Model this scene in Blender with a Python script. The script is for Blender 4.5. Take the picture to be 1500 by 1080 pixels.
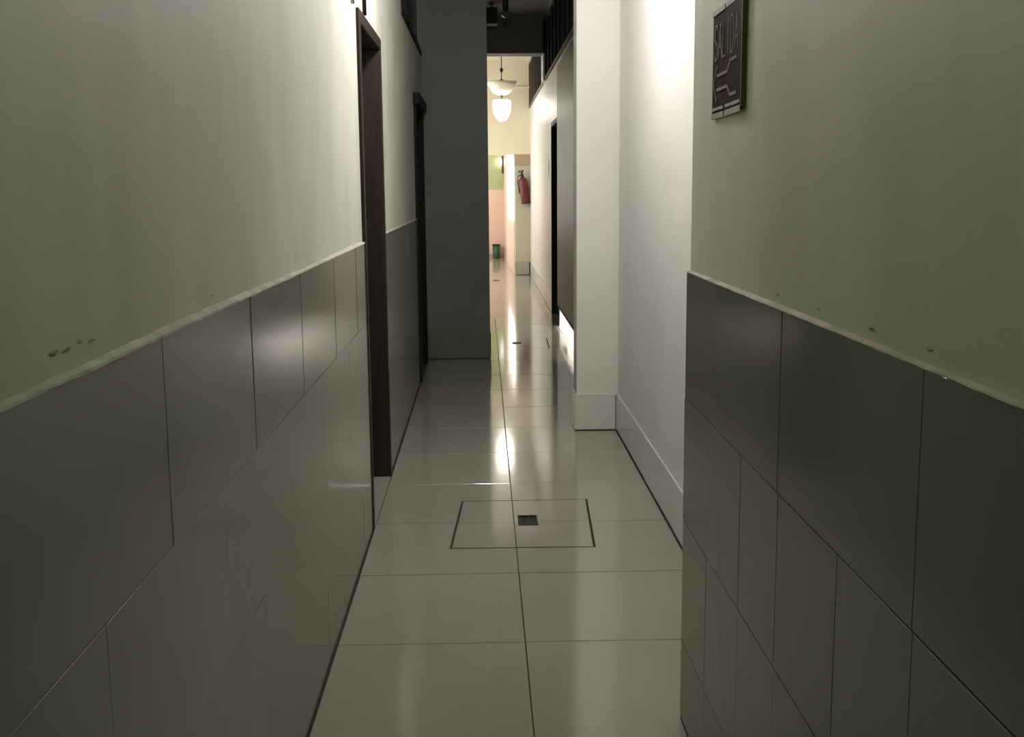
import bpy, bmesh, math, random
from mathutils import Vector, Matrix
random.seed(7)
for o in list(bpy.data.objects): bpy.data.objects.remove(o)
S = bpy.context.scene
COL = S.collection

# ---------------------------------------------------------------- camera
FPX, EYE = 1665.0, 1.31
YAW, PITCH, ROLL = math.radians(1.3808), math.radians(8.9888), -0.009
fw = Vector((math.sin(YAW)*math.cos(PITCH), math.cos(YAW)*math.cos(PITCH), -math.sin(PITCH)))
r0 = Vector((math.cos(YAW), -math.sin(YAW), 0)); u0 = r0.cross(fw)
rr = math.cos(ROLL)*r0 + math.sin(ROLL)*u0; uu = -math.sin(ROLL)*r0 + math.cos(ROLL)*u0
cd = bpy.data.cameras.new('camera'); cam = bpy.data.objects.new('camera', cd); COL.objects.link(cam)
cd.sensor_fit = 'HORIZONTAL'; cd.sensor_width = 36.0; cd.lens = FPX/1500*36.0; cd.clip_start = .02
M = Matrix.Identity(4)
for i in range(3): M[i][0], M[i][1], M[i][2] = rr[i], uu[i], -fw[i]
M[2][3] = EYE
cam.matrix_world = M
S.camera = cam

# ---------------------------------------------------------------- world, exposure, light levels
vs = S.view_settings
vs.view_transform = 'Standard'; vs.look = 'None'; vs.gamma = 1.0; vs.use_curve_mapping = False; vs.exposure = 0.0
W = bpy.data.worlds.new('world'); S.world = W; W.use_nodes = True
bg = W.node_tree.nodes['Background']; bg.inputs[0].default_value = (.60, .80, .20, 1); bg.inputs[1].default_value = 3.2
NEAR_LAMP, FAR_LAMP, BAY_WINDOW, BACK_WINDOW, SIDE_LAMP, SCONCE = 160.0, 13.0, 4.2, 4.5, 520.0, 9.0

# ---------------------------------------------------------------- materials
MATS = {}
def mat(name, col, rough=.5, var=0.0, scale=4.0, bump=0.0, bscale=60.0, emit=None, metal=0.0, spec=.5, col2=None, stretch=(1, 1, 1), wav=0.0):
    if name in MATS: return MATS[name]
    m = bpy.data.materials.new(name); m.use_nodes = True; MATS[name] = m
    nt = m.node_tree; b = nt.nodes['Principled BSDF']
    b.inputs['Roughness'].default_value = rough; b.inputs['Metallic'].default_value = metal
    b.inputs['Specular IOR Level'].default_value = spec
    b.inputs['Base Color'].default_value = (*col, 1)
    geo = nt.nodes.new('ShaderNodeNewGeometry')
    mp = nt.nodes.new('ShaderNodeMapping'); mp.inputs['Scale'].default_value = stretch
    nt.links.new(geo.outputs['Position'], mp.inputs['Vector'])
    if var > 0 or col2:
        n = nt.nodes.new('ShaderNodeTexNoise'); n.inputs['Scale'].default_value = scale; n.inputs['Detail'].default_value = 6
        nt.links.new(mp.outputs[0], n.inputs['Vector'])
        r = nt.nodes.new('ShaderNodeValToRGB')
        c2 = col2 or tuple(c*(1-var) for c in col)
        r.color_ramp.elements[0].position = .35; r.color_ramp.elements[1].position = .65
        r.color_ramp.elements[0].color = (*c2, 1); r.color_ramp.elements[1].color = (*col, 1)
        nt.links.new(n.outputs['Fac'], r.inputs['Fac']); nt.links.new(r.outputs['Color'], b.inputs['Base Color'])
    if bump > 0 or wav > 0:
        n2 = nt.nodes.new('ShaderNodeTexNoise'); n2.inputs['Scale'].default_value = bscale; n2.inputs['Detail'].default_value = 4
        nt.links.new(mp.outputs[0], n2.inputs['Vector'])
        bp = nt.nodes.new('ShaderNodeBump'); bp.inputs['Strength'].default_value = bump; bp.inputs['Distance'].default_value = .01
        nt.links.new(n2.outputs['Fac'], bp.inputs['Height']); nt.links.new(bp.outputs[0], b.inputs['Normal'])
    if emit:
        b.inputs['Emission Color'].default_value = (*emit[0], 1); b.inputs['Emission Strength'].default_value = emit[1]
    return m
PLASTER = mat('plaster_offwhite', (.70, .685, .65), .55, col2=(.65, .635, .595), scale=1.6, bump=.08, bscale=12)
PLASTER_OLD = mat('plaster_stained', (.63, .635, .55), .6, col2=(.535, .54, .455), scale=3.2, bump=.15, bscale=9, stretch=(1, 1, .5))
PATCH = mat('plaster_lip', (.53, .53, .46), .85, col2=(.36, .36, .30), scale=14, bump=.3, bscale=60)
GREYWALL = mat('wall_slate_grey', (.165, .17, .165), .6, var=.12, scale=2)  # even grey, darker than the other walls
CREAM = mat('paint_cream', (.74, .68, .50), .6, var=.06, scale=2)
TAUPE_DIM = mat('panel_taupe_dimmed', (.12, .103, .094), .42, var=.12, scale=3, bump=.02, bscale=3, spec=.12)  # taupe tint deepened to hold the dimness of the pale gloss wall
GLOSSWALL = mat('paint_gloss_white', (.70, .66, .63), .34, spec=.3, var=.05, scale=2, bump=.03, bscale=4)
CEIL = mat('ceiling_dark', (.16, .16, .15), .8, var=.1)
CEILW = mat('ceiling_cream', (.70, .66, .55), .8, var=.05)
BEAM = mat('beam_shade_tone', (.10, .10, .09), .7, var=.1)  # shade of the unlit near side put into the colour
GROUT = mat('grout_dark', (.05, .045, .035), .9, var=.4, scale=30)
WTILE = [mat('wall_tile_%d' % i, c, .15, var=.05, scale=3, bump=.02, bscale=7) for i, c in enumerate([(.180, .178, .146), (.174, .172, .141), (.186, .184, .151)])]
SKIRT = mat('skirting_tile', (.60, .60, .57), .22, var=.05, scale=3, bump=.03, bscale=9)
FTILE = [mat('floor_tile_%d' % i, c, .10, var=.06, scale=2.5, bump=.025, bscale=7, spec=.6) for i, c in enumerate([(.31, .295, .24), (.303, .288, .234), (.317, .302, .246)])]
WOOD = mat('wood_dark_brown', (.026, .015, .012), .55, spec=.25, var=.35, scale=8, stretch=(6, 6, .5))
WOODLEAF = mat('wood_leaf_brown', (.020, .013, .010), .5, var=.35, scale=8, stretch=(6, 6, .5))
BLACKWOOD = mat('wood_black_brown', (.006, .005, .005), .6, var=.3, scale=8, spec=.2)
DGLASS = mat('dark_glass', (.006, .007, .007), .3, spec=.2)
DFRAME = mat('dark_window_frame', (.010, .010, .010), .6, spec=.2)
BROWNFRAME = mat('brown_window_frame', (.07, .05, .035), .5, var=.3, scale=12)
STEEL = mat('grey_metal', (.42, .41, .38), .4, metal=.7)
BLACK = mat('black_drain', (.012, .011, .009), .5)
BLACKM = mat('black_metal', (.02, .02, .02), .4, metal=.3)
WHITEP = mat('white_plastic', (.80, .79, .76), .35)

# ---------------------------------------------------------------- helpers
def tag(o, label=None, cat=None, group=None, kind=None):
    if label: o['label'] = label
    if cat: o['category'] = cat
    if group: o['group'] = group
    if kind: o['kind'] = kind
    return o
def empty(name, loc, label, cat, group=None, kind=None):
    o = bpy.data.objects.new(name, None); COL.objects.link(o); o.location = loc; o.empty_display_size = .1
    return tag(o, label, cat, group, kind)
def link(name, me, m=None, parent=None, loc=(0, 0, 0)):
    if m and not me.materials: me.materials.append(m)
    o = bpy.data.objects.new(name, me); COL.objects.link(o); o.location = loc
    if parent:
        o.parent = parent
        bpy.context.view_layer.update()
        o.matrix_parent_inverse = parent.matrix_world.inverted()
    return o
def finish(name, bm, m, parent=None, smooth=False, loc=(0, 0, 0)):
    bmesh.ops.recalc_face_normals(bm, faces=bm.faces)
    me = bpy.data.meshes.new(name); bm.to_mesh(me); bm.free()
    if smooth:
        for p in me.polygons: p.use_smooth = True
    return link(name, me, m, parent, loc)
def bbox(bm, x0, x1, y0, y1, z0, z1):
    c = [bm.verts.new((x, y, z)) for x in (x0, x1) for y in (y0, y1) for z in (z0, z1)]
    for q in ((0, 1, 3, 2), (4, 6, 7, 5), (0, 4, 5, 1), (2, 3, 7, 6), (0, 2, 6, 4), (1, 5, 7, 3)): bm.faces.new([c[i] for i in q])
def boxes(name, lst, m, parent=None, bevel=0.0):
    bm = bmesh.new()
    for b in lst: bbox(bm, *b)
    if bevel:
        bmesh.ops.bevel(bm, geom=list(bm.edges), offset=bevel, segments=1, affect='EDGES')
    return finish(name, bm, m, parent)
def lathe(bm, prof, c, n=24):
    rings = []
    for r, z in prof:
        if r < 1e-5: rings.append([bm.verts.new((c[0], c[1], c[2]+z))])
        else: rings.append([bm.verts.new((c[0]+r*math.cos(2*math.pi*k/n), c[1]+r*math.sin(2*math.pi*k/n), c[2]+z)) for k in range(n)])
    for a, b in zip(rings, rings[1:]):
        for k in range(n):
            q = []
            for v in ((a[k % len(a)]), (a[(k+1) % len(a)]), (b[(k+1) % len(b)]), (b[k % len(b)])):
                if v not in q: q.append(v)
            if len(q) > 2:
                try: bm.faces.new(q)
                except ValueError: pass
def lathed(name, prof, c, m, parent=None, n=24):
    bm = bmesh.new(); lathe(bm, prof, c, n); return finish(name, bm, m, parent, True)
def tube(bm, pts, r, n=8):
    pts = [Vector(p) for p in pts]; prev = None
    for i, p in enumerate(pts):
        d = (pts[min(i+1, len(pts)-1)] - pts[max(i-1, 0)]).normalized()
        a = d.cross(Vector((0, 0, 1)) if abs(d.z) < .9 else Vector((1, 0, 0))).normalized(); b = d.cross(a)
        ring = [bm.verts.new(p + r*(math.cos(2*math.pi*k/n)*a + math.sin(2*math.pi*k/n)*b)) for k in range(n)]
        if prev:
            for k in range(n): bm.faces.new([prev[k], prev[(k+1) % n], ring[(k+1) % n], ring[k]])
        else: bm.faces.new(ring)
        prev = ring
    bm.faces.new(prev)
def tubed(name, pts, r, m, parent=None):
    bm = bmesh.new(); tube(bm, pts, r); return finish(name, bm, m, parent, True)

TILE_ME = {}
def slab_tile(w, h, t, key, m, bev=.0004):
    """a tile w x h, thickness t, chamfered front edge, centred, front towards +Z"""
    k = (round(w, 4), round(h, 4), round(t, 4), key)
    if k in TILE_ME: return TILE_ME[k]
    bm = bmesh.new()
    a, b = w/2, h/2
    lo = [bm.verts.new((x, y, 0)) for x, y in ((-a, -b), (a, -b), (a, b), (-a, b))]
    mi = [bm.verts.new((x, y, t-bev)) for x, y in ((-a, -b), (a, -b), (a, b), (-a, b))]
    to = [bm.verts.new((x, y, t)) for x, y in ((-a+bev, -b+bev), (a-bev, -b+bev), (a-bev, b-bev), (-a+bev, b-bev))]
    for p, q in ((lo, mi), (mi, to)):
        for i in range(4): bm.faces.new([p[i], p[(i+1) % 4], q[(i+1) % 4], q[i]])
    bm.faces.new(to); bm.faces.new(lo[::-1])
    me = bpy.data.meshes.new('tile'); bm.to_mesh(me); bm.free(); me.materials.append(m); TILE_ME[k] = me
    return me
def wall_tile(parent, face_x, sgn, y0, y1, z0, z1, mats, t=.010, gap=.002, jit=1.0):
    """tile on a wall in the YZ plane; sgn = +1 faces +X, -1 faces -X; face_x is the visible face"""
    w, h = (y1-y0-gap), (z1-z0-gap)
    mi = random.randrange(len(mats)) if isinstance(mats, list) else 0
    m = mats[mi] if isinstance(mats, list) else mats
    me = slab_tile(w, h, t, ('w', m.name), m)
    o = link('tile', me, None, None)
    ex = Vector((0, sgn, 0)); ez = Vector((sgn, 0, 0)); ey = Vector((0, 0, 1))
    R = Matrix((ex, ey, ez)).transposed().to_4x4()
    tilt = Matrix.Rotation(random.gauss(0, .0015)*jit, 4, 'Y') @ Matrix.Rotation(random.gauss(0, .0010)*jit, 4, 'X')
    back = face_x - sgn*t + sgn*random.uniform(-.0002, .0003)*jit
    T = Matrix.Translation((back, (y0+y1)/2, (z0+z1)/2)) @ R @ tilt
    o.parent = parent; o.matrix_parent_inverse = parent.matrix_basis.inverted(); o.matrix_basis = T
    return o
def front_tile(parent, face_y, x0, x1, z0, z1, m, t=.010, gap=.003):
    """tile on a wall in the XZ plane facing -Y"""
    me = slab_tile(x1-x0-gap, z1-z0-gap, t, ('f', m.name), m)
    o = link('tile', me)
    R = Matrix((Vector((1, 0, 0)), Vector((0, 0, 1)), Vector((0, -1, 0)))).transposed().to_4x4()
    o.parent = parent; o.matrix_parent_inverse = parent.matrix_basis.inverted()
    o.matrix_basis = Matrix.Translation((( x0+x1)/2, face_y+t, (z0+z1)/2)) @ R
    return o

# ---------------------------------------------------------------- key dimensions (metres)
LX = -.443            # face of the left wall tiles
LP = -.452            # left plaster
RX = .475             # face of the near right wall tiles
RP = .485
AX = .715             # face of the set-back right wall skirting
AP = .722
H = 3.2               # ceiling
Z1, Z2, Z3, Z4 = 1.115, .815, .515, .21
CORNER = 2.655        # end of the near right wall
PIL0, PIL1 = 6.07, 6.28
DARK0, DARK1 = 8.79, 9.10
BEAM0, BEAM1 = 13.0, 13.3
HEAD0, HEAD1 = 17.45, 17.75
BACKY = 22.0
BAYX = -1.30
D1a, D1b, D1h = 4.28, 5.175, 1.965
D2a, D2b, D2h = 7.72, 8.60, 1.93
D3a, D3b, D3h = 10.93, 12.02, 1.985
YB = -3.0

# ---------------------------------------------------------------- floor
JX, JY0, TJ = .108, 3.157, .605
floor_near_m = bpy.data.materials.new('floor_far_tiles'); floor_near_m.use_nodes = True
def far_floor(m):
    nt = m.node_tree; b = nt.nodes['Principled BSDF']; b.inputs['Roughness'].default_value = .10; b.inputs['Specular IOR Level'].default_value = .6
    g = nt.nodes.new('ShaderNodeNewGeometry'); s = nt.nodes.new('ShaderNodeSeparateXYZ'); nt.links.new(g.outputs['Position'], s.inputs[0])
    outs = []
    for ax, off, per in (('X', JX, .603), ('Y', JY0, TJ)):
        a = nt.nodes.new('ShaderNodeMath'); a.operation = 'SUBTRACT'; nt.links.new(s.outputs[ax], a.inputs[0]); a.inputs[1].default_value = off - 60*per
        d = nt.nodes.new('ShaderNodeMath'); d.operation = 'DIVIDE'; nt.links.new(a.outputs[0], d.inputs[0]); d.inputs[1].default_value = per
        f = nt.nodes.new('ShaderNodeMath'); f.operation = 'FRACT'; nt.links.new(d.outputs[0], f.inputs[0])
        c = nt.nodes.new('ShaderNodeMath'); c.operation = 'LESS_THAN'; nt.links.new(f.outputs[0], c.inputs[0]); c.inputs[1].default_value = .006
        outs.append(c)
    mx = nt.nodes.new('ShaderNodeMath'); mx.operation = 'MAXIMUM'; nt.links.new(outs[0].outputs[0], mx.inputs[0]); nt.links.new(outs[1].outputs[0], mx.inputs[1])
    mix = nt.nodes.new('ShaderNodeMix'); mix.data_type = 'RGBA'; nt.links.new(mx.outputs[0], mix.inputs[0])
    mix.inputs[6].default_value = (.31, .295, .24, 1); mix.inputs[7].default_value = (.10, .09, .075, 1); nt.links.new(mix.outputs[2], b.inputs['Base Color'])
    n = nt.nodes.new('ShaderNodeTexNoise'); n.inputs['Scale'].default_value = 7; bp = nt.nodes.new('ShaderNodeBump'); bp.inputs['Strength'].default_value = .025; bp.inputs['Distance'].default_value = .01
    nt.links.new(g.outputs['Position'], n.inputs['Vector']); nt.links.new(n.outputs['Fac'], bp.inputs['Height']); nt.links.new(bp.outputs[0], b.inputs['Normal'])
far_floor(floor_near_m)
ROW0 = JY0 - 3*TJ                      # first built row of tiles
ROWN = JY0 + 14*TJ                     # beyond this the material carries the joints
floor = boxes('floor', [(-.62, .80, ROW0, ROWN, -.20, -.010)], GROUT)
tag(floor, 'glossy beige tiled corridor floor with dark joints', 'floor', kind='structure')
boxes('far_floor', [(BAYX-.1, .80, ROWN, BACKY+.1, -.20, 0), (-.62, .80, YB, ROW0, -.20, 0)], floor_near_m, floor)
boxes('side_floor', [(.7125, 2.7, 8.6, 10.9, -.009, 0), (.80, 2.7, 8.4, 11.1, -.2, -.0095)], mat('side_room_floor', (.62, .60, .56), .3, var=.05), floor)
boxes('side_floor', [(BAYX-.1, -.62, 8.9, ROWN, -.20, 0)], FTILE[0], floor)

def clip(poly, a, b):
    """keep the part of a convex polygon left of the line a->b"""
    out = []
    def s(p): return (b[0]-a[0])*(p[1]-a[1]) - (b[1]-a[1])*(p[0]-a[0])
    for i, p in enumerate(poly):
        q = poly[(i+1) % len(poly)]; sp, sq = s(p), s(q)
        if sp >= 0: out.append(p)
        if (sp > 0 and sq < 0) or (sp < 0 and sq > 0):
            t = sp/(sp-sq); out.append((p[0]+t*(q[0]-p[0]), p[1]+t*(q[1]-p[1])))
    return out
def area(p): return abs(sum(p[i][0]*p[(i+1) % len(p)][1]-p[(i+1) % len(p)][0]*p[i][1] for i in range(len(p))))/2 if len(p) > 2 else 0
def minus(poly, quad):
    """convex poly minus convex ccw quad -> list of convex polys"""
    out, rest = [], poly
    for i in range(4):
        a, b = quad[i], quad[(i+1) % 4]
        o = clip(rest, b, a)
        if area(o) > 1e-5: out.append(o)
        rest = clip(rest, a, b)
        if area(rest) < 1e-6: break
    return out
def inter(poly, quad):
    for i in range(4): poly = clip(poly, quad[i], quad[(i+1) % 4])
    return poly
def extrude_polys(bm, polys, z0, z1):
    for p in polys:
        lo = [bm.verts.new((x, y, z0)) for x, y in p]; hi = [bm.verts.new((x, y, z1)) for x, y in p]
        bm.faces.new(hi); bm.faces.new(lo[::-1])
        for i in range(len(p)): bm.faces.new([lo[i], lo[(i+1) % len(p)], hi[(i+1) % len(p)], hi[i]])
def grow(quad, d):
    cx = sum(p[0] for p in quad)/4; cy = sum(p[1] for p in quad)/4
    return [(x+(d if x > cx else -d), y+(d if y > cy else -d)) for x, y in quad]
HATCHES = [dict(q=[(-.134, 4.046), (.396, 4.038), (.424, 4.690), (-.102, 4.682)], d=(.124, .203, 4.315, 4.462)),
           dict(q=[(.020, 9.352), (.535, 9.352), (.548, 9.99), (.028, 9.99)], d=(.238, .316, 9.60, 9.735))]
def rect(x0, x1, y0, y1): return [(x0, y0), (x1, y0), (x1, y1), (x0, y1)]
G = .0017
cells = []
for k in range(17):
    y0, y1 = ROW0+k*TJ, ROW0+(k+1)*TJ
    xl = LX + .004 if y1 < 8.9 else -.495
    xr = RX - .003 if y1 < CORNER else AX - .004
    if y0 < CORNER < y1:
        cells.append((JX, AX-.004, y0, y1))
    else: cells.append((JX, xr, y0, y1))
    cells.append((xl, JX, y0, y1))
cells += [(-.60, LX+.004, D1a+.03, JY0+2*TJ), (-.60, LX+.004, JY0+2*TJ, JY0+3*TJ), (-.60, LX+.004, JY0+3*TJ, D1b-.03)]
for (x0, x1, y0, y1) in cells:
    base = [(x0+G, y0+G), (x1-G, y0+G), (x1-G, y1-G), (x0+G, y1-G)]
    hit = [hh for hh in HATCHES if area(inter(base, hh['q'])) > 1e-4]
    m = FTILE[random.randrange(3)]
    if not hit:
        me = slab_tile(x1-x0-2*G, y1-y0-2*G, .010, ('fl', m.name), m, .001)
        o = link('tile', me, None, None); o.parent = floor
        o.location = ((x0+x1)/2, (y0+y1)/2, -.010); o.rotation_euler = (random.gauss(0, .0006), random.gauss(0, .0006), 0)
    else:
        polys = [base]
        for hh in hit: polys = [p for q in polys for p in minus(q, grow(hh['q'], .0052))]
        bm = bmesh.new(); extrude_polys(bm, polys, -.010, 0); finish('tile', bm, m, floor)
for i, hh in enumerate(HATCHES):
    q = hh['q']; cx = sum(p[0] for p in q)/4; cy = sum(p[1] for p in q)/4
    lab = ['tiled inspection hatch lid with dark outline between doorway and white recess', 'tiled inspection hatch lid in the floor past the slate grey wall'][i]
    h = empty('floor_hatch', (cx, cy, 0), lab, 'hatch', 'hatch lids in the corridor floor')
    dq = rect(hh['d'][0], hh['d'][1], hh['d'][2], hh['d'][3])
    qi = grow(q, -.0045)
    ycut = JY0+2*TJ if i == 0 else JY0+11*TJ
    for a0, a1 in ((-1, JX), (JX, 2)):
        for b0, b1 in ((0, ycut), (ycut, 30)):
            p = inter(rect(a0+G, a1-G, b0+G*.6, b1-G*.6), qi)
            if area(p) < 1e-4: continue
            bm = bmesh.new(); extrude_polys(bm, minus(p, dq) if area(inter(p, dq)) > 1e-6 else [p], -.009, .0004)
            finish('tile', bm, FTILE[i], h)
    dx0, dx1, dy0, dy1 = hh['d']
    d = empty('floor_drain', ((dx0+dx1)/2, (dy0+dy1)/2, 0), ['small black rectangular drain grate set in the hatch beside the doorway', 'small black drain slot in the floor past the slate grey wall'][i], 'drain', 'black drains in the floor')
    boxes('well', [(dx0, dx1, dy0, dy1, -.0098, -.006)], BLACK, d)
    e = .006
    boxes('rim', [(dx0, dx1, dy0, dy0+e, -.006, .0008), (dx0, dx1, dy1-e, dy1, -.006, .0008), (dx0, dx0+e, dy0+e, dy1-e, -.006, .0008), (dx1-e, dx1, dy0+e, dy1-e, -.006, .0008)], BLACK, d)
    for j in range(4):
        xx = dx0+e+(j+.5)*(dx1-dx0-2*e)/4
        boxes('grate_bar', [(xx-.003, xx+.003, dy0+e, dy1-e, -.006, -.002)], BLACK, d)
d = empty('floor_drain', (.181, 16.46, 0), 'small black drain in the bright floor before the fire extinguisher', 'drain', 'black drains in the floor')
boxes('rim', [(.135, .227, 16.36, 16.372, 0, .003), (.135, .227, 16.548, 16.56, 0, .003), (.135, .147, 16.372, 16.548, 0, .003), (.215, .227, 16.372, 16.548, 0, .003)], BLACKM, d)
boxes('well', [(.147, .215, 16.372, 16.548, 0, .0012)], BLACK, d)

# ---------------------------------------------------------------- ceiling
ceil = boxes('ceiling', [(-.75, 1.0, YB, PIL1, H, H+.15)], mat('ceiling_grey', (.35, .35, .31), .8, var=.1))  # white ceiling greyed to cut light bounced into the foreground
tag(ceil, 'plain grey ceiling over the near corridor, toned down to cut bounce', 'ceiling', kind='structure')
c2 = boxes('ceiling_dark', [(BAYX-.2, 1.0, PIL1, BEAM1, H, H+.15)], CEIL); tag(c2, 'dark grey ceiling over the unlit middle stretch of corridor', 'ceiling', kind='structure')
c3 = boxes('ceiling_cream', [(BAYX-.2, 1.0, BEAM1, HEAD1, H, H+.15)], CEILW); tag(c3, 'cream ceiling above the lit globe lamp', 'ceiling', kind='structure')

# ---------------------------------------------------------------- left wall
T = .17
CL0 = 6.72
wl = boxes('wall_left', [(LP-T, LP, YB, D1a, 0, H), (LP-T, LP, D1a, D1b, D1h, H), (LP-T, LP, D1b, CL0, 0, H), (LP-T, LP, CL0, D2a, 0, 2.30), (LP-T, LP, CL0, D2a, 3.12, H),
                         (LP-T, LP, D2a, D2b, D2h, 2.30), (LP-T, LP, D2b, DARK1, 0, 2.30), (LP-T, LP, D2a, DARK1, 3.12, H)], PLASTER_OLD)
tag(wl, 'stained off-white plaster wall with grey tile wainscot and two dark doors', 'wall', kind='structure')
rowsL = [(Z2, Z1, [.36, .96, 1.56, 2.16, 2.76, 3.375, 3.97]), (Z3, Z2, [.66, 1.267, 1.877, 2.45, 3.06, 3.69]),
         (Z4, Z3, [.99, 1.59, 2.19, 2.62, 3.10, 3.70]), (.002, Z4, [1.23, 1.83, 2.43, 3.03, 3.38, 3.98])]
for z0, z1, ys in rowsL:
    yy = [0.0] + ys + [D1a]
    for a, b in zip(yy, yy[1:]): wall_tile(wl, LX, 1, a, b, z0, z1, WTILE, gap=.0016)
for i, (z0, z1) in enumerate(((Z2, Z1), (Z3, Z2), (Z4, Z3), (.002, Z4))):
    yy = [D1b] + [D1b+.28+.30*(i % 2)+.6*k for k in range(5) if D1b+.28+.3*(i % 2)+.6*k < D2a-.1] + [D2a]
    for a, b in zip(yy, yy[1:]): wall_tile(wl, LX, 1, a, b, z0, z1, WTILE, gap=.0016)
boxes('tile_backing', [(LP-.0005, LX-.0010, 0, D1a, 0, Z1-.004), (LP-.0005, LX-.0010, D1b, D2a, 0, Z1-.004), (LP-.0005, LX-.006, D2b, DARK0, 0, .2)], GROUT, wl)
def lip(name, x_wall, sgn, y0, y1, parent, z, amp, seed, th=.003):
    rnd = random.Random(seed); bm = bmesh.new(); n = int((y1-y0)/.03); prev = None
    for i in range(n+1):
        y = y0+(y1-y0)*i/n
        w = .0108+.0006*math.sin(y*5+seed)+rnd.uniform(-.0006, .0008); hgt = amp*(.6+.3*math.sin(y*3.1+seed*2)+rnd.uniform(-.12, .15)); hgt = max(hgt, .002)
        ring = [bm.verts.new(v) for v in ((x_wall-sgn*.003, y, z-th), (x_wall+sgn*w, y, z-th*.7+rnd.uniform(-.4, .2)*th), (x_wall+sgn*w*.9, y, z+th*.3), (x_wall+sgn*w*.35, y, z+hgt*.6), (x_wall-sgn*.003, y, z+hgt))]
        if prev:
            for k in range(5): bm.faces.new([prev[k], prev[(k+1) % 5], ring[(k+1) % 5], ring[k]])
        else: bm.faces.new(ring)
        prev = ring
    bm.faces.new(prev[::-1])
    return finish(name, bm, PATCH, parent)
lip('plaster_lip', LP, 1, 0.0, D1a, wl, Z1, .010, 1)
lip('plaster_lip', LP, 1, D1b, D2a, wl, Z1, .006, 2)
def flake(bm, x, y, z, s, sgn, rnd):
    n = 11; c = bm.verts.new((x+sgn*.0016, y, z)); ring = []
    for k in range(n):
        a = 2*math.pi*k/n; r = s*rnd.uniform(.5, 1.2); ring.append(bm.verts.new((x+sgn*.0006, y+r*math.cos(a)*2.4, z+r*math.sin(a)*.35)))
    for k in range(n): bm.faces.new([c, ring[k], ring[(k+1) % n]])
rnd = random.Random(11)
CHIP = mat('plaster_chip_dark', (.36, .355, .30), .9, var=.5, scale=60)
for (y, z, s) in ((1.19, 1.144, .008), (1.23, 1.142, .007), (1.27, 1.146, .005), (1.31, 1.142, .005), (1.9, 1.139, .004), (2.17, 1.14, .004)):
    bm = bmesh.new(); flake(bm, LP, y, z, s, 1, rnd); finish('plaster_chip', bm, CHIP, wl)
# clerestory in the left wall
cl = empty('window_1', (LP, 7.9, 2.3), 'dark clerestory window high on the left wall by the slate grey wall', 'window', kind='structure')
boxes('pane', [(LP-.03, LP-.02, CL0+.035, 7.76, 2.335, 3.085)], DGLASS, cl); boxes('pane', [(LP-.03, LP-.02, 7.795, DARK0, 2.335, 3.085)], DGLASS, cl)
boxes('window_frame', [(LP-.05, LP+.010, CL0, DARK0, 2.30, 2.335), (LP-.05, LP+.010, CL0, CL0+.035, 2.335, 3.085), (LP-.05, LP+.004, 7.76, 7.795, 2.335, 3.085), (LP-.05, LP+.010, CL0, DARK0, 3.085, 3.12)], DFRAME, cl)

# ---------------------------------------------------------------- doors
def side_door(name, face, sgn, y0, y1, hh, wood, leafm, label, depth=.14, fw_=.05, proud=.004, handle=True):
    """door frame set in a wall whose face is x=face; sgn +1 faces +X"""
    d = empty(name, (face, (y0+y1)/2, 0), label, 'door', kind='structure')
    xa, xb = sorted((face+sgn*proud, face-sgn*depth))
    boxes('door_jamb', [(xa, xb, y0, y0+fw_, 0, hh-fw_)], wood, d, .003)
    boxes('door_jamb', [(xa, xb, y1-fw_, y1, 0, hh-fw_)], wood, d, .003)
    boxes('door_head', [(xa, xb, y0, y1, hh-fw_, hh)], wood, d, .003)
    la, lb = sorted((face-sgn*(depth-.045), face-sgn*(depth-.005)))
    lf = boxes('door_leaf', [(la, lb, y0+fw_, y1-fw_, .008, hh-fw_)], leafm, d)
    xs = lb if sgn > 0 else la
    for (pz0, pz1) in ((.15, .85), (1.0, hh-.2)):
        a, b = sorted((xs, xs+sgn*.008))
        boxes('door_panel', [(a, b, y0+fw_+.12, y1-fw_-.12, pz0, pz1)], leafm, lf, .003)
    if handle:
        bm = bmesh.new(); tube(bm, [(xs, y0+fw_+.06, 1.0), (xs+sgn*.04, y0+fw_+.06, 1.0), (xs+sgn*.045, y0+fw_+.10, 1.0), (xs+sgn*.045, y0+fw_+.15, 1.0)], .008)
        finish('door_handle', bm, STEEL, lf, True)
    return d
side_door('door_1', LX, 1, D1a, D1b, D1h, WOOD, WOODLEAF, 'dark brown wooden door and frame in the tiled wainscot wall beside the hatch')
d2 = side_door('door_2', LX, 1, D2a, D2b, D2h, BLACKWOOD, BLACKWOOD, 'near-black wooden door next to the slate grey wall', proud=.012)
boxes('head_cap', [(LX-.02, LX+.035, D2a-.03, D2b+.03, D2h-.06, D2h+.012)], BLACKWOOD, d2, .004)
d3 = side_door('door_3', AP, -1, D3a, D3b, D3h, BLACKWOOD, BLACKWOOD, 'narrow black door in the glossy pale wall beyond the white pillar', proud=.006)
for i, (y, r, m, xx) in enumerate(((4.51, .008, DFRAME, .010), (4.11, .007, STEEL, .009))):
    c = empty('wall_conduit', (LP+xx, y, 1.97), ['thin dark conduit running up the wall from the brown door frame', 'thin grey conduit on the wall beside the brown door frame'][i], 'pipe', 'conduits above the brown door')
    tubed('pipe', [(LP+xx, y, D1h+.004 if i == 0 else 1.95), (LP+xx, y, H-.002)], r, m, c)
    for zz in (2.15, 2.7): boxes('clip', [(LP, LP+xx+r+.002, y-.014, y+.014, zz, zz+.018)], STEEL, c, .002)

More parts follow.
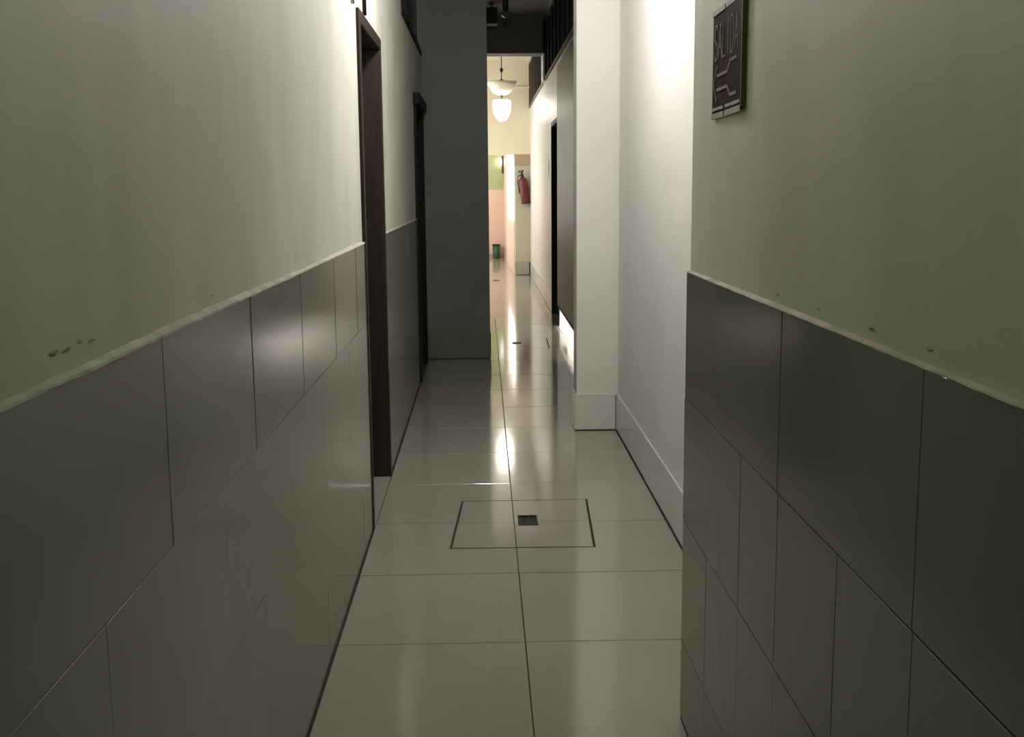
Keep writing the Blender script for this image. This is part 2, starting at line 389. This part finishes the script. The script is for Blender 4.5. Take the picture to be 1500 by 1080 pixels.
# ---------------------------------------------------------------- near right wall
wr = boxes('wall_right', [(RP, 1.0, YB, CORNER, 0, H)], PLASTER_OLD)
tag(wr, 'dim off-white plaster wall with grey tile wainscot below the maroon sign', 'wall', kind='structure')
r2 = [0, .30, .60, .90, 1.20, 1.475, 1.787, 2.057, 2.362, CORNER]
for z0, z1, yy in ((Z2, Z1, [0, .60, 1.203, 1.792, CORNER]), (Z3, Z2, r2), (Z4, Z3, r2), (.012, Z4, r2)):
    for a, b in zip(yy, yy[1:]): wall_tile(wr, RX, -1, a, b, z0, z1, WTILE, gap=.003)
boxes('tile_backing', [(RX+.0012, RP+.0005, 0, CORNER-.002, 0, Z1-.004)], GROUT, wr)
lip('plaster_lip', RP, -1, 0.0, CORNER, wr, Z1, .005, 4, .0015)
for y in (1.215, 1.40, 1.63, 1.86):
    bm = bmesh.new(); flake(bm, RP, y, Z1+.018, .006, -1, rnd); finish('plaster_chip', bm, CHIP, wr)

# ---------------------------------------------------------------- set-back right wall, pillar
wa = boxes('wall_recess', [(AP, 1.0, CORNER, PIL0, 0, H)], PLASTER)
tag(wa, 'bright white plaster wall of the recess before the pillar', 'wall', kind='structure')
bs = boxes('baseboard_recess', [(AX+.006, AP+.001, CORNER, PIL0, 0, .195)], GROUT)
tag(bs, 'grey tile skirting along the white recess wall', 'baseboard', kind='structure')
for a, b in ((CORNER, 3.15), (3.15, 3.75), (3.75, 4.36), (4.36, 4.97), (4.97, 5.58), (5.58, PIL0)): wall_tile(bs, AX, -1, a, b, .006, .205, SKIRT)
pl = boxes('wall_pillar', [(.497, 1.0, PIL0+.008, PIL1, 0, H)], PLASTER)
tag(pl, 'white square pillar standing out from the right wall', 'pillar', kind='structure')
bp_ = boxes('baseboard_pillar', [(.497, AX-.004, PIL0+.004, PIL0+.009, 0, .195), (.493, .498, PIL0+.010, PIL1, 0, .195)], GROUT)
tag(bp_, 'grey tile skirting around the white pillar', 'baseboard', kind='structure')
front_tile(bp_, PIL0-.002, .488, AX-.006, .006, .204, SKIRT)
wall_tile(bp_, .488, -1, PIL0+.009, PIL1, .006, .204, SKIRT, t=.006)

# ---------------------------------------------------------------- slate grey wall across the corridor
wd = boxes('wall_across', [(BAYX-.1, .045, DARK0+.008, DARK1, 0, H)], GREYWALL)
tag(wd, 'slate grey wall closing half of the corridor', 'wall', kind='structure')
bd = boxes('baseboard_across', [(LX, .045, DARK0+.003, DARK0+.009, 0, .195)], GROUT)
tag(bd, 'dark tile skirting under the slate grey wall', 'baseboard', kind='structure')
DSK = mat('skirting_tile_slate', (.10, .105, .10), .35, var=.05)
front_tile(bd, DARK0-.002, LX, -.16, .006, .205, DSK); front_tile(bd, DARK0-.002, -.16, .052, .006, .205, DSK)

# ---------------------------------------------------------------- right wall past the pillar
GAPZ = .20
wf = boxes('wall_far_right', [(AP, .80, PIL1, 8.6, 0, 2.50), (AP, .745, 8.6, D3a, GAPZ, 2.50), (AP, .80, D3a, D3b, D3h, 2.50), (AP, .80, D3b, HEAD1, 0, 2.50), (AP, .80, PIL1, HEAD1, 3.15, H)], GLOSSWALL)
tag(wf, 'glossy pale wall past the pillar, brightly lit towards the far end', 'wall', kind='structure')
pp = empty('partition_panel', (.70, 9.6, GAPZ), 'glossy taupe partition panel, dimness put into its colour, with a bright gap under it', 'partition')
boxes('panel', [(AP-.014, AP-.001, 8.62, 9.75, GAPZ, 2.44)], TAUPE_DIM, pp); boxes('panel', [(AP-.014, AP-.001, 9.755, D3a-.002, GAPZ, 2.44)], TAUPE_DIM, pp)
boxes('bottom_rail', [(AP-.022, AP-.014, 8.62, D3a-.002, GAPZ, GAPZ+.014)], DFRAME, pp)
bf = boxes('baseboard_far_right', [(AX+.003, AP+.001, D3b, HEAD0, 0, .195)], GROUT)
tag(bf, 'pale tile skirting on the far bright wall', 'baseboard', kind='structure')
for k in range(9):
    a = D3b+k*.6033; wall_tile(bf, AX, -1, a, a+.6033, .004, .205, SKIRT, jit=.3)
# clerestories of the right wall
def clerestory(name, y0, y1, label, fm, step):
    w = empty(name, (AP, (y0+y1)/2, 2.5), label, 'window', kind='structure')
    boxes('window_frame', [(AP-.012, .78, y0, y1, 2.50, 2.54), (AP-.012, .78, y0, y1, 3.11, 3.15)], fm, w)
    n = max(1, round((y1-y0)/step)); dy = (y1-y0)/n
    for k in range(n+1):
        y = y0+k*dy; boxes('mullion', [(AP-.012, .78, max(y0, y-.02), min(y1, y+.02), 2.54, 3.11)], fm, w)
    for k in range(n): boxes('pane', [(.75, .76, y0+k*dy+.021, y0+(k+1)*dy-.021, 2.54, 3.11)], DGLASS, w)
clerestory('window_2', PIL1, BEAM0, 'black clerestory window band above the darkened partition', DFRAME, .55)
clerestory('window_3', BEAM1+.1, HEAD0, 'dark brown clerestory window beside the lit globe lamp', BROWNFRAME, .5)
boxes('window_post', [(.69, .80, BEAM0, BEAM1+.1, 2.50, 3.15)], PLASTER, wf)
bm_ = boxes('ceiling_beam', [(BAYX, .72, BEAM0, BEAM1, 2.795, H)], BEAM); tag(bm_, 'beam crossing under the ceiling, its unlit side coloured dark', 'beam', kind='structure')
boxes('beam_face', [(BAYX, .72, BEAM1, BEAM1+.01, 2.795, H)], CREAM, bm_)  # far side stays cream; only the near side carries the shade

# bright room behind the partition
sr = boxes('wall_side_room', [(2.60, 2.70, 8.4, 11.0, 0, 2.5), (.80, 2.7, 8.3, 8.4, 0, 2.5), (.80, 2.7, 10.84, 10.92, 0, 2.5), (AP+.001, .80, 10.84, 10.92, 0, GAPZ-.001), (.80, 2.7, 8.3, 11.1, 2.5, 2.6)], PLASTER)
tag(sr, 'white walls of the bright room seen under the partition', 'wall', kind='structure')
sl = empty('ceiling_lamp', (1.5, 9.8, 2.5), 'round ceiling lamp of the bright room behind the partition', 'lamp')
lathed('lamp_base', [(0, -.002), (.16, -.002), (.16, -.03), (0, -.03)], (1.5, 9.8, 2.5), WHITEP, sl)
lathed('lamp_shade', [(.15, -.031), (.14, -.07), (.09, -.10), (0, -.11)], (1.5, 9.8, 2.5), mat('lamp_glow_side', (1, 1, 1), .5, emit=((1, .96, .97), SIDE_LAMP)), sl)

# ---------------------------------------------------------------- far bay
by = boxes('wall_bay', [(BAYX-.1, BAYX, DARK1, 14.0, 0, H), (BAYX-.1, BAYX, 14.0, 17.2, 0, .8), (BAYX-.1, BAYX, 14.0, 17.2, 2.6, H), (BAYX-.1, BAYX, 17.2, HEAD0, 0, H)], CREAM)
tag(by, 'cream wall of the far bay around the daylight window', 'wall', kind='structure')
w4 = empty('window_4', (BAYX, 15.6, .8), 'tall daylight window of the far bay', 'window', kind='structure')
for k in range(2):
    a = 14.0+k*1.6
    boxes('pane', [(BAYX-.06, BAYX-.05, a+.04, a+1.56, .84, 2.56)], mat('daylight_bay', (.9, .9, .9), .3, emit=((1, .97, .93), BAY_WINDOW)), w4)
    boxes('window_frame', [(BAYX-.07, BAYX-.02, a, a+.04, .8, 2.6), (BAYX-.07, BAYX-.02, a+1.56, a+1.6, .8, 2.6), (BAYX-.07, BAYX-.02, a+.04, a+1.56, .8, .84), (BAYX-.07, BAYX-.02, a+.04, a+1.56, 2.56, 2.6)], WHITEP, w4)
hd = boxes('wall_header', [(BAYX, .80, HEAD0, HEAD1, 1.822, H), (BAYX, -.50, HEAD0, HEAD1, 0, 1.822)], CREAM)
tag(hd, 'cream wall above the opening to the pink room', 'wall', kind='structure')
boxes('ledge', [(.50, .722, HEAD0-.03, HEAD0, 2.80, 2.82)], CREAM, hd)
SAGE = mat('paint_sage_beige', (.50, .47, .35), .6, var=.05)
pf = boxes('wall_end_pillar', [(.494, .80, HEAD0+.008, HEAD1, 0, 1.822)], SAGE)
tag(pf, 'beige end pillar carrying the red fire extinguisher', 'pillar', kind='structure')
boxes('lintel_board', [(.490, .715, HEAD0-.006, HEAD0+.009, 1.655, 1.822)], mat('board_tan', (.38, .30, .18), .6, var=.1), pf)
bq = boxes('baseboard_end_pillar', [(.490, .715, HEAD0+.002, HEAD0+.009, 0, .2)], GROUT); tag(bq, 'tile skirting of the end pillar', 'baseboard', kind='structure')
front_tile(bq, HEAD0-.006, .486, .70, .006, .208, mat('skirting_tile_beige', (.40, .37, .30), .25, var=.05))

# pendant lamps: rod, ball, glass dish, stem and globe
DISH = mat('milk_glass_dish', (.75, .72, .58), .3)
UNLIT = mat('milk_glass_unlit', (.10, .10, .11), .15)
def pendant(cx, cy, zglobe, label, lit, gr=.122, dish=.20, top=H):
    p = empty('pendant_lamp', (cx, cy, zglobe), label, 'lamp', 'globe pendant lamps along the corridor')
    c = (cx, cy, zglobe)
    zt = top-zglobe
    dm = DISH if lit else UNLIT
    lathed('ceiling_rose', [(0, zt-.001), (.05, zt-.001), (.045, zt-.02), (.012, zt-.035), (0, zt-.035)], c, BLACKM, p)
    tubed('rod', [(cx, cy, top-.03), (cx, cy, zglobe+.39)], .006, BLACKM, p)
    lathed('ball', [(0, .545), (.017, .535), (.026, .512), (.017, .49), (0, .48)], c, BLACKM, p, 16)
    lathed('collar', [(0, .395), (.022, .39), (.028, .37), (.03, .35), (0, .35)], c, BLACKM, p, 16)
    lathed('dish_rim', [(dish*.98, .36), (dish+.008, .357), (dish+.008, .349), (dish*.98, .345)], c, STEEL if lit else BLACKM, p, 32)
    lathed('dish_shade', [(.028, .362), (dish, .353), (dish*.97, .325), (dish*.72, .25), (dish*.60, .215), (dish*.35, .19), (.02, .185)], c, dm, p, 32)
    lathed('stem', [(.012, .19), (.012, .17), (.020, .16), (.020, .145), (.010, .14), (.03, gr*1.0), (0, gr*1.0)], c, BLACKM, p, 16)
    gm = mat('globe_glow_%s' % lit, (1, 1, 1), .4, emit=((1, .95, .86) if cy > 10 else (1, .955, .97), lit)) if lit else UNLIT
    prof = [(gr*.45, gr*1.02), (gr*.95, gr*.92), (gr*1.0, gr*.55), (gr*.98, .1*gr), (gr*.90, -.45*gr), (gr*.72, -.9*gr), (gr*.42, -1.22*gr), (0, -1.35*gr)]
    lathed('globe', [(0, gr*1.02)]+prof, c, gm, p, 24)
    return p
pendant(.272, 15.7, 2.375, 'lit white globe pendant under a shallow glass dish in the far bay', FAR_LAMP)
pendant(.04, 4.36, 2.50, 'lit globe pendant over the doorway and hatch', NEAR_LAMP, dish=.15, gr=.10)
up = empty('ceiling_fitting', (.245, 11.5, H), 'unlit black ceiling fitting under the dark ceiling', 'lamp')
lathed('canopy', [(0, -.001), (.13, -.001), (.125, -.03), (.05, -.055), (0, -.055)], (.245, 11.5, H), UNLIT, up)
lathed('stem', [(.030, -.05), (.030, -.17), (.022, -.18), (0, -.18)], (.245, 11.5, H), BLACKM, up, 16)
lathed('finial', [(.0, -.175), (.045, -.185), (.05, -.20), (.035, -.225), (.012, -.24), (0, -.245)], (.245, 11.5, H), UNLIT, up, 16)
bxo = empty('ceiling_box', (.12, 12.2, H), 'dark box hanging under the ceiling beside the black fitting', 'box')
boxes('housing', [(.055, .175, 12.1, 12.3, 2.99, 3.155)], DFRAME, bxo, .006); boxes('bracket', [(.10, .13, 12.18, 12.22, 3.155, H)], BLACKM, bxo)

# small wall plate by the black door
sp = empty('wall_plate', (AP, 12.54, 1.44), 'small white plate on the pale wall past the black door', 'switch')
boxes('plate', [(AP-.005, AP, 12.49, 12.60, 1.44, 1.61)], WHITEP, sp, .001); boxes('rocker', [(AP-.008, AP-.005, 12.52, 12.57, 1.49, 1.56)], WHITEP, sp, .002)

# fire extinguisher on the end pillar
fe = empty('fire_extinguisher', (.652, HEAD0-.085, 1.088), 'red fire extinguisher hanging on the beige end pillar', 'extinguisher')
RED = mat('extinguisher_red', (.11, .010, .012), .4)
fc = (.652, HEAD0-.085, 1.088)
bd_ = lathed('cylinder', [(0, 0), (.062, .0), (.066, .015), (.066, .33), (.058, .365), (.035, .39), (.02, .40), (0, .40)], fc, RED, fe)
lathed('foot_ring', [(.060, -.004), (.069, -.004), (.069, .03), (.060, .03)], fc, mat('extinguisher_foot', (.05, .008, .008), .5), fe)
lathed('valve', [(0, .398), (.022, .398), (.022, .44), (.014, .445), (.014, .47), (0, .47)], fc, BLACKM, fe, 12)
boxes('lever', [(fc[0]-.05, fc[0]+.03, fc[1]-.012, fc[1]+.012, fc[2]+.468, fc[2]+.482), (fc[0]-.05, fc[0]+.03, fc[1]-.012, fc[1]+.012, fc[2]+.49, fc[2]+.502), (fc[0]+.012, fc[0]+.03, fc[1]-.012, fc[1]+.012, fc[2]+.48, fc[2]+.492)], BLACKM, fe)
tubed('hose', [(fc[0]-.02, fc[1], fc[2]+.43), (fc[0]-.06, fc[1], fc[2]+.42), (fc[0]-.078, fc[1], fc[2]+.36), (fc[0]-.076, fc[1], fc[2]+.25), (fc[0]-.072, fc[1], fc[2]+.16)], .009, BLACKM, fe)
boxes('bracket', [(fc[0]-.02, fc[0]+.02, fc[1]+.066, HEAD0+.008, fc[2]+.25, fc[2]+.29)], BLACKM, fe)
fe.rotation_euler = (0, -.13, 0)

# ---------------------------------------------------------------- pink and green back room
PINK = mat('paint_pink', (.76, .58, .49), .5, var=.04); GREEN = mat('paint_green', (.42, .50, .27), .5, var=.04)
wb = boxes('wall_back', [(BAYX, .46, BACKY, BACKY+.1, 0, 1.295)], PINK); tag(wb, 'pink back wall with a green upper half', 'wall', kind='structure')
boxes('upper_wall', [(BAYX, .46, BACKY, BACKY+.1, 1.295, 2.7)], GREEN, wb)
boxes('skirting', [(BAYX, .40, BACKY-.012, BACKY, 0, .07)], mat('skirting_pinkish', (.45, .36, .30), .4), wb)
def slant(y): return .405+(BACKY-y)*(.478-.405)/(BACKY-17.75)
def slab(name, y0, y1, z0, z1, m, parent, off=0.0, th=.1):
    bm = bmesh.new()
    a, b = slant(y0)+off, slant(y1)+off
    v = [bm.verts.new(p) for p in ((a, y0, z0), (b, y1, z0), (b, y1, z1), (a, y0, z1), (a+th, y0, z0), (b+th, y1, z0), (b+th, y1, z1), (a+th, y0, z1))]
    for q in ((0, 1, 2, 3), (7, 6, 5, 4), (0, 4, 5, 1), (3, 2, 6, 7), (0, 3, 7, 4), (1, 5, 6, 2)): bm.faces.new([v[i] for i in q])
    return finish(name, bm, m, parent)
PALE = mat('paint_pale_pink', (.78, .64, .54), .4, var=.03)
ws = slab('wall_window_side', 20.4, BACKY, 0, 2.7, PALE, None); tag(ws, 'pale pink side wall with the bright window in the back room', 'wall', kind='structure')
slab('wall_below', 17.75, 20.4, 0, .78, PALE, ws); slab('wall_above', 17.75, 20.4, 1.95, 2.7, PALE, ws)
w5 = empty('window_5', (.44, 19.1, .78), 'bright daylight window in the pale pink side wall', 'window', kind='structure')
slab('pane', 17.80, 20.35, .82, 1.91, mat('daylight_back', (.9, .9, .9), .3, emit=((1, .96, .90), BACK_WINDOW)), w5, .03, .01)
for a, b, c, d in ((17.76, 20.4, .78, .82), (17.76, 20.4, 1.91, 1.95), (17.76, 17.80, .82, 1.91), (20.35, 20.4, .82, 1.91), (19.05, 19.10, .82, 1.91)): slab('window_frame', a, b, c, d, WHITEP, w5, .004, .025)
wx = boxes('wall_back_left', [(BAYX-.1, BAYX, HEAD1, 18.6, 0, 2.7), (BAYX-.1, BAYX, 21.0, BACKY+.1, 0, 2.7), (BAYX-.1, BAYX, 18.6, 21.0, 0, .8), (BAYX-.1, BAYX, 18.6, 21.0, 2.2, 2.7)], PINK); tag(wx, 'pink left wall of the back room', 'wall', kind='structure')
w6 = empty('fill_window', (BAYX, 19.8, .8), 'added unseen window that brightens the pink back room', 'window', kind='structure')  # unseen window, added to put light on the pink walls
boxes('pane', [(BAYX-.06, BAYX-.05, 18.64, 20.96, .84, 2.16)], mat('fill_glow_back_left', (.9, .9, .9), .3, emit=((1, .95, .90), 5.0)), w6)
boxes('window_frame', [(BAYX-.07, BAYX-.02, 18.6, 18.64, .8, 2.2), (BAYX-.07, BAYX-.02, 20.96, 21.0, .8, 2.2), (BAYX-.07, BAYX-.02, 18.64, 20.96, .8, .84), (BAYX-.07, BAYX-.02, 18.64, 20.96, 2.16, 2.2)], WHITEP, w6)
c4 = boxes('ceiling_back', [(BAYX-.1, .8, HEAD1, BACKY+.1, 2.7, 2.8)], CEILW); tag(c4, 'cream ceiling of the pink back room', 'ceiling', kind='structure')
sc = empty('wall_lamp', (.36, BACKY, 1.8), 'small lit wall lamp with dark bracket on the green wall', 'lamp')
boxes('lamp_shade', [(.315, .365, BACKY-.12, BACKY-.05, 1.75, 1.87)], mat('sconce_glow', (1, 1, 1), .5, emit=((1, .95, .85), SCONCE)), sc, .008)
boxes('bracket', [(.366, .40, BACKY-.10, BACKY, 1.60, 1.92)], mat('sconce_brown', (.08, .06, .04), .5), sc, .006)
boxes('arm', [(.33, .35, BACKY-.05, BACKY, 1.80, 1.82)], BLACKM, sc)
bn = empty('waste_bin', (.248, 21.88, 0), 'small green waste bin with dark rim against the pink wall', 'bin')
GB = mat('bin_green', (.025, .09, .045), .4)
lathed('bin_body', [(0, .001), (.058, .001), (.062, .01), (.072, .245), (.066, .245), (.058, .02), (0, .02)], (.248, 21.88, 0), GB, bn)
lathed('bin_rim', [(.066, .242), (.078, .242), (.078, .262), (.066, .262)], (.248, 21.88, 0), BLACKM, bn)

# ---------------------------------------------------------------- maroon exit sign on the near right wall
SY0, SY1, SZ0, SZ1 = 2.128, 2.412, 1.452, 1.66
sg = empty('exit_sign', (RP, (SY0+SY1)/2, SZ0), 'maroon exit sign with pale lettering and arrow on the near wall', 'sign')
MAROON = mat('sign_maroon', (.040, .014, .017), .65, var=.3, scale=9, spec=.02); INK = mat('sign_pale_ink', (.40, .33, .33), .7, spec=.0)
TAPE = mat('sign_tape_grey', (.40, .39, .33), .45, var=.35, scale=60)
def sign_x(y, off=0.0):                     # the board stands off the wall towards its near edge
    t = (SY1-y)/(SY1-SY0); return RP-.005-.004*t*t-off
SEAM = 2.285
def sheet(name, ya, yb, za, zb, m, off, parent, th=.003, n=6):
    bm = bmesh.new(); prev = None
    for i in range(n+1):
        y = ya+(yb-ya)*i/n; x = sign_x(y, off)
        ring = [bm.verts.new(v) for v in ((x, y, za), (x, y, zb), (x+th, y, zb), (x+th, y, za))]
        if prev:
            for k in range(4): bm.faces.new([prev[k], prev[(k+1) % 4], ring[(k+1) % 4], ring[k]])
        else: bm.faces.new(ring)
        prev = ring
    bm.faces.new(prev[::-1]); return finish(name, bm, m, parent)
sheet('board', SEAM+.003, SY1, SZ0, SZ1, MAROON, 0, sg)
sheet('board', SY0, SEAM-.003, SZ0, SZ1, MAROON, .001, sg)
sheet('backing', SY0+.004, SY1-.004, SZ0+.006, SZ1-.004, BLACK, -.0035, sg, .0025)
boxes('edge', [(sign_x(SY0)-.001, RP, SY0-.004, SY0+.001, SZ0+.004, SZ1)], BLACK, sg)  # black strip for the board's thickness and the shadow beside it
for a, b in ((SEAM+.006, SY1), (SY0, SEAM-.006)):
    sheet('tape', a, b, SZ1-.006, SZ1+.004, TAPE, .002, sg, .002); sheet('tape', a, b, SZ0-.004, SZ0+.007, TAPE, .002, sg, .002); sheet('tape', a+.004, b-.004, SZ0+.012, SZ0+.018, TAPE, .002, sg, .002)
def stroke(bm, pts, w):
    """flat strokes on the sign in (u, v): u from the far edge to the near edge, v up, metres"""
    for (u0, v0), (u1, v1) in zip(pts, pts[1:]):
        L = math.hypot(u1-u0, v1-v0); nx, ny = -(v1-v0)/L*w/2, (u1-u0)/L*w/2
        q = []
        for (u, v) in ((u0+nx, v0+ny), (u1+nx, v1+ny), (u1-nx, v1-ny), (u0-nx, v0-ny)):
            y = SY1-u; q.append((sign_x(y, .0022), y, SZ0+v))
        f = [bm.verts.new(p) for p in q]; b = [bm.verts.new((p[0]+.001, p[1], p[2])) for p in q]
        bm.faces.new(f); bm.faces.new(b[::-1])
        for k in range(4): bm.faces.new([f[k], f[(k+1) % 4], b[(k+1) % 4], b[k]])
LET = dict(S=[[(1, .85), (.75, 1), (.25, 1), (0, .82), (.1, .6), (.9, .42), (1, .2), (.75, 0), (.25, 0), (0, .15)]], A=[[(0, 0), (.5, 1), (1, 0)], [(.2, .35), (.8, .35)]],
           L=[[(0, 1), (0, 0), (1, 0)]], I=[[(.5, 1), (.5, 0)]], D=[[(0, 0), (0, 1), (.6, 1), (1, .7), (1, .3), (.6, 0), (0, 0)]])
for i, ch in enumerate('SALIDA'):
    bm = bmesh.new(); u = .024+i*.040
    for pl_ in LET[ch]: stroke(bm, [(u+a*.030, .112+b*.068) for a, b in pl_], .0040)
    finish('letter', bm, INK, sg)
bm = bmesh.new()
stroke(bm, [(.060, .098), (.045, .093), (.020, .066), (.048, .030), (.055, .040)], .0028)
stroke(bm, [(.055, .080), (.155, .080), (.185, .098), (.245, .098)], .006); stroke(bm, [(.055, .052), (.155, .052), (.185, .033), (.245, .033)], .006)
finish('arrow', bm, INK, sg)
